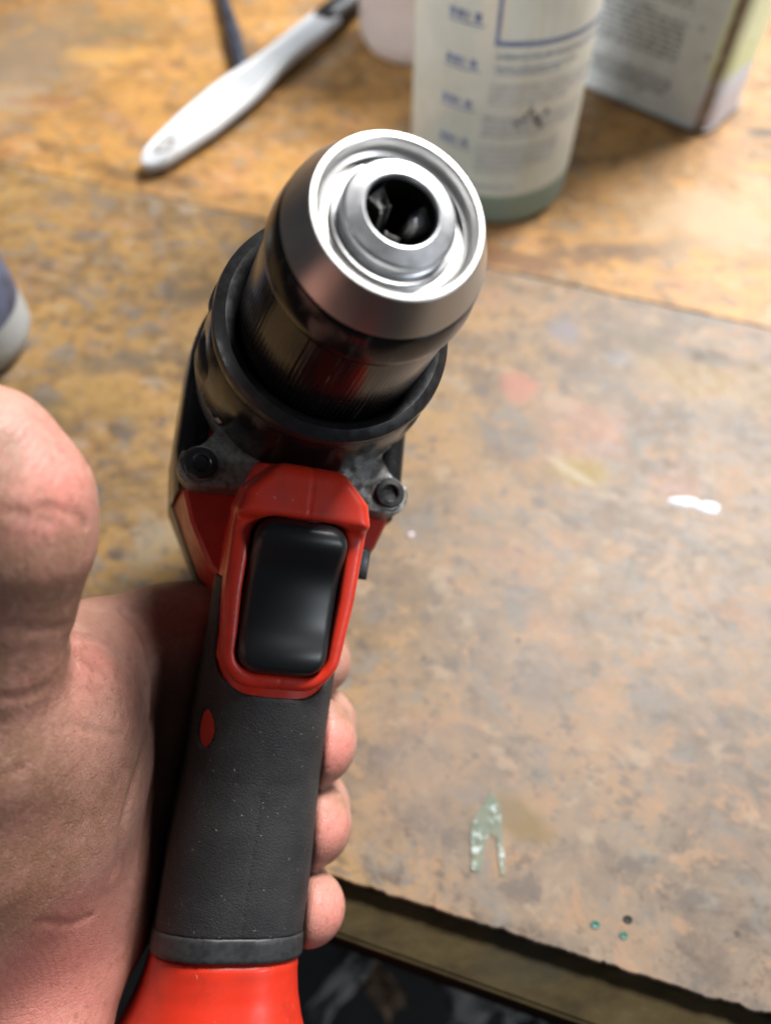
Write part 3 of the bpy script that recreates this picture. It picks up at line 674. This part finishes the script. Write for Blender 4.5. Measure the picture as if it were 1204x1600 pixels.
def words(V,Fc,a0,a1,z,h,r):
    a=a0
    while a<a1-.02:
        for _ in range(random.randint(2,8)):
            wl=random.uniform(.010,.019)
            if a+wl>a1: break
            lo_=0 if random.random()>.12 else -.25*h; hi_=h*(1 if random.random()<.3 else .72)
            if random.random()<.55:
                cyl_quad(V,Fc,a,a+wl*.32,z+lo_,z+hi_,r); cyl_quad(V,Fc,a+wl*.68,a+wl,z,z+h*.72,r); cyl_quad(V,Fc,a+wl*.32,a+wl*.68,z+h*.5,z+h*.72,r)
            else: cyl_quad(V,Fc,a,a+wl*.4,z+lo_,z+hi_,r); cyl_quad(V,Fc,a+wl*.4,a+wl,z,z+h*.25,r)
            a+=wl+.006
        a+=.016
def ang(px,py):
    # angle on the bottle wall seen at a photo pixel
    d=ray(px,py); o=O-np.array([bc[0],bc[1],0]); A=d[0]**2+d[1]**2; B=o[0]*d[0]+o[1]*d[1]; Cc=o[0]**2+o[1]**2-BR**2
    t=(-B-math.sqrt(max(B*B-A*Cc,0)))/A; q=o+d*t; return math.atan2(q[1],q[0]),q[2]-BZ
V1=[];F1=[];V2=[];F2=[]
rr=BR+.00025
aL,zT=ang(778,65); aR=ang(925,62)[0]
cyl_quad(V1,F1,aL,aR+.25,zT-.0018,zT+.0004,rr); cyl_quad(V1,F1,aL-.03,aL+.012,zT-.0018,.150,rr)
def block(rows,x0,x1,short,V,Fc,h,fac=1):
    for i,(py) in enumerate(rows):
        a0,z=ang(x0-(py-80)*.13,py+8); a1=ang(x1-(py-80)*.2,py-14)[0]
        if short and i==len(rows)-1: a1=a0+(a1-a0)*short
        words(V,Fc,a0,a1,z,h,rr)
block([84],776,930,0,V1,F1,.0030)
block([100,108],776,905,.8,V1,F1,.0019)
block([128,137,146,155],772,925,.7,V2,F2,.0019)
block([178,187,196,205],767,920,.6,V2,F2,.0019)
block([222,231,240,249,258],762,900,.55,V2,F2,.0019)
block([283],757,850,0,V2,F2,.0028)
for (px,py) in ((727,24),(720,96),(713,158),(708,218)):
    a,z=ang(px,py)
    for q in range(4): cyl_quad(V1,F1,a-.18+q*.095,a-.18+q*.095+(.07 if q!=2 else .03),z-.0012,z+.0022,rr)
    cyl_quad(V1,F1,a-.20,a+.22,z-.0030,z-.0022,rr)
mesh('printed_text',V1,F1,ink,spray); mesh('printed_fine_text',V2,F2,ink2,spray)
smudge_m=plain('grey_smudge',(.20,.18,.16),.8,var=.3,scale=200); V3=[];F3=[]
a,z=ang(828,188)
for q in range(16): 
    da=random.gauss(0,.10); dz=random.gauss(0,.0035)
    cyl_quad(V3,F3,a+da,a+da+random.uniform(.02,.07),z+dz,z+dz+random.uniform(.0008,.0022),rr+.0002)
mesh('smudge',V3,F3,smudge_m,spray)
# --- pale pink bottle behind
p0=tab(604,112); pr=.040; pb=empty('plastic_bottle',(p0[0]+.022,p0[1]+pr*.96,-.0006)); tag(pb,'pale pink translucent round plastic bottle behind the spray bottle','bottle')
lathe('bottle_body',[(0,.0015),(pr-.010,.0006),(pr-.004,.003),(pr-.001,.008),(pr,.014),(pr,.11),(pr-.004,.122),(pr-.018,.136),(.014,.142),(.0135,.155),(0,.155)],hdpe('pink_plastic',(.64,.56,.54),.2,.4),pb,80)
lathe('cap',[(0,.154),(.0160,.154),(.0165,.157),(.0165,.172),(.0145,.174),(0,.174)],plain('white_cap',(.7,.68,.66),.4),pb,48)
# --- grey bottle cut by the left edge
lc=tab(-58,538); lb=empty('plastic_bottle',(lc[0],lc[1],0)); tag(lb,'grey plastic bottle with dark blue label at the left edge','bottle')
lr=.034
lathe('bottle_body',[(0,.001),(lr-.009,.0006),(lr-.003,.0025),(lr-.0006,.006),(lr,.011),(lr-.0008,.030),(lr-.0030,.06),(lr-.005,.090),(lr-.013,.104),(.012,.110),(.0115,.12),(0,.12)],hdpe('grey_plastic',(.33,.35,.36),.08,.3),lb,80)
lathe('label_wrap',[(lr-.0003,.0225),(lr-.0004+.0002,.0300),(lr-.0026,.06),(lr-.0045,.086)],plain('blue_label',(.075,.09,.15),.5,var=.3,scale=60),lb,80)
lathe('cap',[(0,.1195),(.0140,.1195),(.0145,.122),(.0145,.135),(0,.136)],plain('dark_cap',(.03,.03,.04),.4),lb,40)
# --- rectangular metal can
cA=tab(1088,212,-.0006); cB=tab(915,140,-.0006); cD=tab(1150,165,-.0006)
ux=(cA-cB)[:2]; ux/=np.linalg.norm(ux); uy=np.array([-ux[1],ux[0]])
can=empty('metal_can',(0,0,-.0006)); cw,cd,ch=.150,.050,.22
cc=cA[:2]-ux*(cw/2-.004)+uy*(cd/2)
can.matrix_world=Matrix(((ux[0],uy[0],0,cc[0]),(ux[1],uy[1],0,cc[1]),(0,0,1,-.0006),(0,0,0,1))); tag(can,'grey printed rectangular solvent can with rusty brown corner at the right','metal can')
def rrect(hx,hy,r,n=9): return circ(hx-r,hy-r,r,0,90,n)+circ(-hx+r,hy-r,r,90,180,n)+circ(-hx+r,-hy+r,r,180,270,n)+circ(hx-r,-hy+r,r,270,360,n)
k=NT('litho_tin'); x,y,z=k.sep(); nn=k.noise(60,5,.6)
side=k.mr(x,cw/2-.0105,cw/2-.0095)
basec=k.mix(k.mr(nn,.4,.7),(.66,.71,.72),(.58,.62,.62))
colr=k.ramp(k.math('MULTIPLY_ADD',z,17,k.math('MULTIPLY_ADD',nn,.3,-.15)),[(0,(.50,.47,.50)),(.28,(.55,.55,.62)),(.48,(.60,.68,.80)),(.62,(.62,.72,.42)),(.85,(.72,.80,.55))])
c=k.mix(side,basec,colr)
seam=k.math('MULTIPLY',k.mr(k.math('ABSOLUTE',k.math('SUBTRACT',x,cw/2-.0052)),.0034,.0016),k.mr(y,0,-.01))
c=k.mix(k.math('MULTIPLY',seam,k.mr(k.noise(200,3),.2,.5,.55,1)),c,(.17,.125,.08))
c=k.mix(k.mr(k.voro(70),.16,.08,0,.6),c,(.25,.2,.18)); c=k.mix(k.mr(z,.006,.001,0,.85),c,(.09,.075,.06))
k.set(Base_Color=c,Roughness=.38,Metallic=.0,Normal=k.bump(nn,.05,.001)); tin=k.m
def can_sec(z,g): return [(x_,y_,z) for x_,y_ in rrect(cw/2+g,cd/2+g,.011)]
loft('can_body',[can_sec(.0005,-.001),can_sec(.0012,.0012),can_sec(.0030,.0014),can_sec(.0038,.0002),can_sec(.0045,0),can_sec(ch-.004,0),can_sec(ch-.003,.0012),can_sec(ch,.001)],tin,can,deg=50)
lathe('spout_cap',[(0,ch+.014),(.014,ch+.014),(.0155,ch+.012),(.0155,ch-.001)],plain('red_cap',(.3,.05,.04),.4),can,40)
V4=[];F4=[]; gi=plain('grey_ink',(.40,.43,.45),.6,var=.15,scale=100)
def can_line(x0,x1,z,h):
    a=x0
    while a<x1:
        L=random.uniform(.003,.010); b=len(V4); e=min(a+L,x1)
        V4.extend([(a,-cd/2-.0003,z),(e,-cd/2-.0003,z),(e,-cd/2-.0003,z+h),(a,-cd/2-.0003,z+h)]); F4.append((b,b+1,b+2,b+3)); a+=L+.0016
for i in range(44):
    z=.030+i*.0031
    if i%9 in (0,): continue
    can_line(-cw/2+.012,cw/2-.030-(.02 if i%9==8 else 0),z,.0019)
for i in range(4): can_line(-.030,cw/2-.030,.014+i*.0026,.0015)
for i in range(2): can_line(-cw/2+.016,-.040,.012+i*.0032,.0022)
mesh('printed_text',V4,F4,gi,can,False)
# --- white brush handle
def tabz(px,py,z): return tab(px,py,z)
b0=tabz(228,262,.006); b1=tabz(512,28,.010); bl=float(np.linalg.norm((b1-b0)[:2])); bx=(b1-b0)/np.linalg.norm(b1-b0); by=np.cross([0,0,1],bx); by/=np.linalg.norm(by); bz=np.cross(bx,by)
brush=empty('brush',b0); brush.matrix_world=Matrix(((bx[0],by[0],bz[0],b0[0]),(bx[1],by[1],bz[1],b0[1]),(bx[2],by[2],bz[2],b0[2]),(0,0,0,1)))
tag(brush,'white plastic brush handle with hanging hole and black neck lying on the bench','brush')
L=bl
def bw(u): return float(np.interp(u,[0,.02,.05,.10,.25,.42,.52,.60,.68,.80,1.0],[.0015,.0058,.0085,.0102,.0140,.0150,.0138,.0112,.0104,.0104,.0104]))
us=np.concatenate([np.linspace(0,.12,14),np.linspace(.14,1,40)]); v=[];f=[]; NS=22
for u in us:
    wd=bw(u)
    for j in range(NS):
        # cross-section: rounded slab with raised rim and shallow inner panel
        q=j/(NS-1)*2-1 if False else None
    prof=[(-1,0,-.2),(-1,.2,.25),(-.93,.7,.62),(-.82,1,.80),(-.74,1,.80),(-.68,.7,.60),(-.55,.6,.56),(-.2,.7,.62),(.2,.7,.62),(.55,.6,.56),(.68,.7,.60),(.74,1,.80),(.82,1,.80),(.93,.7,.62),(1,.2,.25),(1,0,-.2),(.85,0,-.55),(.3,0,-.62),(-.3,0,-.62),(-.85,0,-.55)]
    fade=1 if u<.93 else max(.1,(1-u)/.07); fade=min(fade,max(.05,(u-.01)/.06)) if u<.07 else fade
    for (a,_,h_) in prof:
        hh=h_ if h_<=.56 else .56+(h_-.56)*fade
        v.append((u*L,a*wd,hh*.0055*(1 if u>.03 else .8)))
n=20
for i in range(len(us)-1):
    for j in range(n): f.append((i*n+j,i*n+(j+1)%n,(i+1)*n+(j+1)%n,(i+1)*n+j))
f.append(tuple(range(n))); f.append(tuple((len(us)-1)*n+j for j in range(n))[::-1])
hm=NT('grubby_white_plastic'); k=hm; gq=k.noise(90,5,.65)
k.set(Base_Color=k.mix(k.mr(gq,.55,.75,0,.6),(.40,.415,.435),(.25,.23,.20)),Roughness=.42,Normal=k.bump(gq,.05,.0005))
hb=mesh('handle',v,f,hm.m,brush); bm=bmesh.new(); bm.from_mesh(hb.data); bmesh.ops.recalc_face_normals(bm,faces=bm.faces); bm.to_mesh(hb.data); bm.free()
hr=lathe('hanging_hole',[(.0040,.0002),(.0036,.0008),(.0029,.0009),(.0023,.0004),(.0019,-.0012),(0,-.0014)],plain('hole_grey',(.22,.20,.18),.7),brush,24); hr.location=(.018,0,.0031); hr.scale=(2.0,1.25,1.3)  # hanging hole in a darker grey than the handle
blk=plain('black_bristle_neck',(.010,.010,.011),.45,var=.2)
def tube(name,pts,rad,mt,parent=None,seg=14):
    P=[np.asarray(p,float) for p in pts]; v=[];f=[]
    for i,p in enumerate(P):
        d=P[min(i+1,len(P)-1)]-P[max(i-1,0)]; d/=np.linalg.norm(d); a=np.cross(d,[0,0,1]); a/=np.linalg.norm(a)+1e-9; b=np.cross(a,d); r_=rad[i] if isinstance(rad,(list,tuple)) else rad
        for j in range(seg): t=2*PI*j/seg; v.append(p+r_*(math.cos(t)*a+math.sin(t)*b))
    for i in range(len(P)-1):
        for j in range(seg): f.append((i*seg+j,i*seg+(j+1)%seg,(i+1)*seg+(j+1)%seg,(i+1)*seg+j))
    f.append(tuple(range(seg))); f.append(tuple((len(P)-1)*seg+j for j in range(seg))[::-1])
    o=mesh(name,v,f,mt,parent); bm=bmesh.new(); bm.from_mesh(o.data); bmesh.ops.recalc_face_normals(bm,faces=bm.faces); bm.to_mesh(o.data); bm.free(); return o
nk=tube('neck',[(L-.006,0,.001),(L+.004,0,.001),(L+.02,0,.001),(L+.05,0,.002),(L+.075,0,.003)],[.0088,.0098,.0098,.0092,.0088],blk,brush)
nk.scale=(1,1,.62)
hd=prism('head',rrect(.032,.015,.006,5),-.006,.010,blk,brush,.002); hd.location=(L+.100,0,.002)
# --- dark blue cord
cpts=[(300,-190,.004),(318,-110,.004),(338,-40,.004),(352,10,.0045),(364,50,.0045),(371,80,.0045),(378,105,.0042),(384,128,.0040),(404,170,.0030)]
tag(tube('cord',[tab(a,b,c) for a,b,c in cpts[:-1]],[.0036,.0036,.0038,.0044,.0052,.0056,.0054,.0040],plain('dark_blue_rubber',(.028,.034,.052),.45,var=.25,scale=80)),'dark blue grey cord running in from the back to the white brush handle','cord')
# --- glass splinter on the bench
k=NT('green_tinted_glass'); gw=k.mr(k.noise(230,4,.7,co=k.map(loc=(1,2,3))),.52,.64)
k.set(Base_Color=k.mix(gw,(.32,.42,.38),(.66,.72,.70)),Roughness=.10,Normal=k.bump(k.noise(220,4),.15,.001))
tr=k.n('ShaderNodeBsdfTransparent'); tr.inputs[0].default_value=(.94,.985,.965,1); mx=k.n('ShaderNodeMixShader'); k.put(mx.inputs[0],k.mr(gw,0,1,.86,.50))
k.t.links.new(k.b.outputs[0],mx.inputs[1]); k.t.links.new(tr.outputs[0],mx.inputs[2]); k.t.links.new(mx.outputs[0],k.out.inputs[0])
gpx=[(768,1236),(781,1262),(784,1300),(787,1335),(789,1368),(781,1366),(778,1335),(776,1308),(765,1302),(757,1318),(754,1345),(749,1362),(736,1358),(735,1320),(735,1288),(748,1266)]
g0=tab(765,1300); GP=[tab(*q)[:2]-g0[:2] for q in gpx]
go=prism('glass_shard',[tuple(q) for q in GP][::-1],.0003,.0012,k.m,None,.0003); go.location=(g0[0],g0[1],0)
for v in go.data.vertices:
    if v.co.z>.0008: v.co.z+=.0005*math.sin(v.co.x*900+v.co.y*500)
tag(go,'clear greenish broken glass shard shaped like an arrowhead near the front edge','glass shard')
# --- dried white drip and specks
def drip(name,px,py,rx,ry,rot,mt,h=.0008,n=20):
    q=tab(px,py); v=[(0,0,h)];f=[]; ph=random.random()*6
    for ring,(rr_,hh) in enumerate(((.55,h*.85),(.88,h*.4),(1,.0001))):
        for j in range(n):
            a=2*PI*j/n; m_=rr_*(1+.14*math.sin(2*a+ph)+.09*math.sin(3*a+ph*2)); v.append((rx*m_*math.cos(a),ry*m_*math.sin(a),hh))
    for j in range(n): f.append((0,1+j,1+(j+1)%n))
    for r_ in (0,1):
        for j in range(n): f.append((1+r_*n+j,1+(r_+1)*n+j,1+(r_+1)*n+(j+1)%n,1+r_*n+(j+1)%n))
    o=mesh(name,v,f,mt); o.location=q; o.rotation_euler=(0,0,rot); return o
wp=plain('white_paint',(.60,.63,.69),.35,var=.06)
tag(drip('paint_drip',1067,784,.0062,.0024,-.15,wp),'white dried paint drip, left of the pair at the right','paint drip')
tag(drip('paint_drip',1104,793,.0056,.0027,-.25,wp),'white dried paint drip, right of the pair at the right','paint drip')
tag(drip('paint_speck',641,836,.0014,.0012,0,plain('pinkish_white',(.75,.62,.66),.4),.0009,12),'tiny white paint speck to the right of the drill button','paint speck')
# --- scraps on the dark shelf below the bench
pap=plain('grey_scrap',(.30,.30,.29),.8,var=.2,scale=60); tan=plain('tan_scrap',(.20,.13,.08),.8,var=.2,scale=60)
def scrap(px,py,lx,ly,rot,mt,label,name,cat,h=.012):
    q=tab(px,py,-.325); n=7; v=[];f=[]
    for i in range(n):
        for j in range(n):
            v.append(((i/(n-1)-.5)*lx*(1+.2*random.uniform(-1,1)),(j/(n-1)-.5)*ly*(1+.2*random.uniform(-1,1)),.002+h*random.random()))
    for i in range(n-1):
        for j in range(n-1): f.append((i*n+j,(i+1)*n+j,(i+1)*n+j+1,i*n+j+1))
    o=mesh(name,v,f,mt); o.location=q; o.rotation_euler=(0,0,rot); sm=o.modifiers.new('thick','SOLIDIFY'); sm.thickness=.0015; tag(o,label,cat)
scrap(528,1540,.050,.018,.9,pap,'long grey paper scrap on the dark shelf beside the red battery','paper_scrap','scrap')
scrap(598,1546,.030,.016,-.8,tan,'tan wood sliver on the dark shelf between grey scraps','wood_sliver','scrap')
scrap(735,1546,.042,.034,.3,pap,'crumpled grey paper scrap on the dark shelf under the bench edge','paper_scrap','scrap',.025)
scrap(812,1585,.032,.026,1.2,pap,'small grey paper scrap lowest on the dark shelf','paper_scrap','scrap',.02)
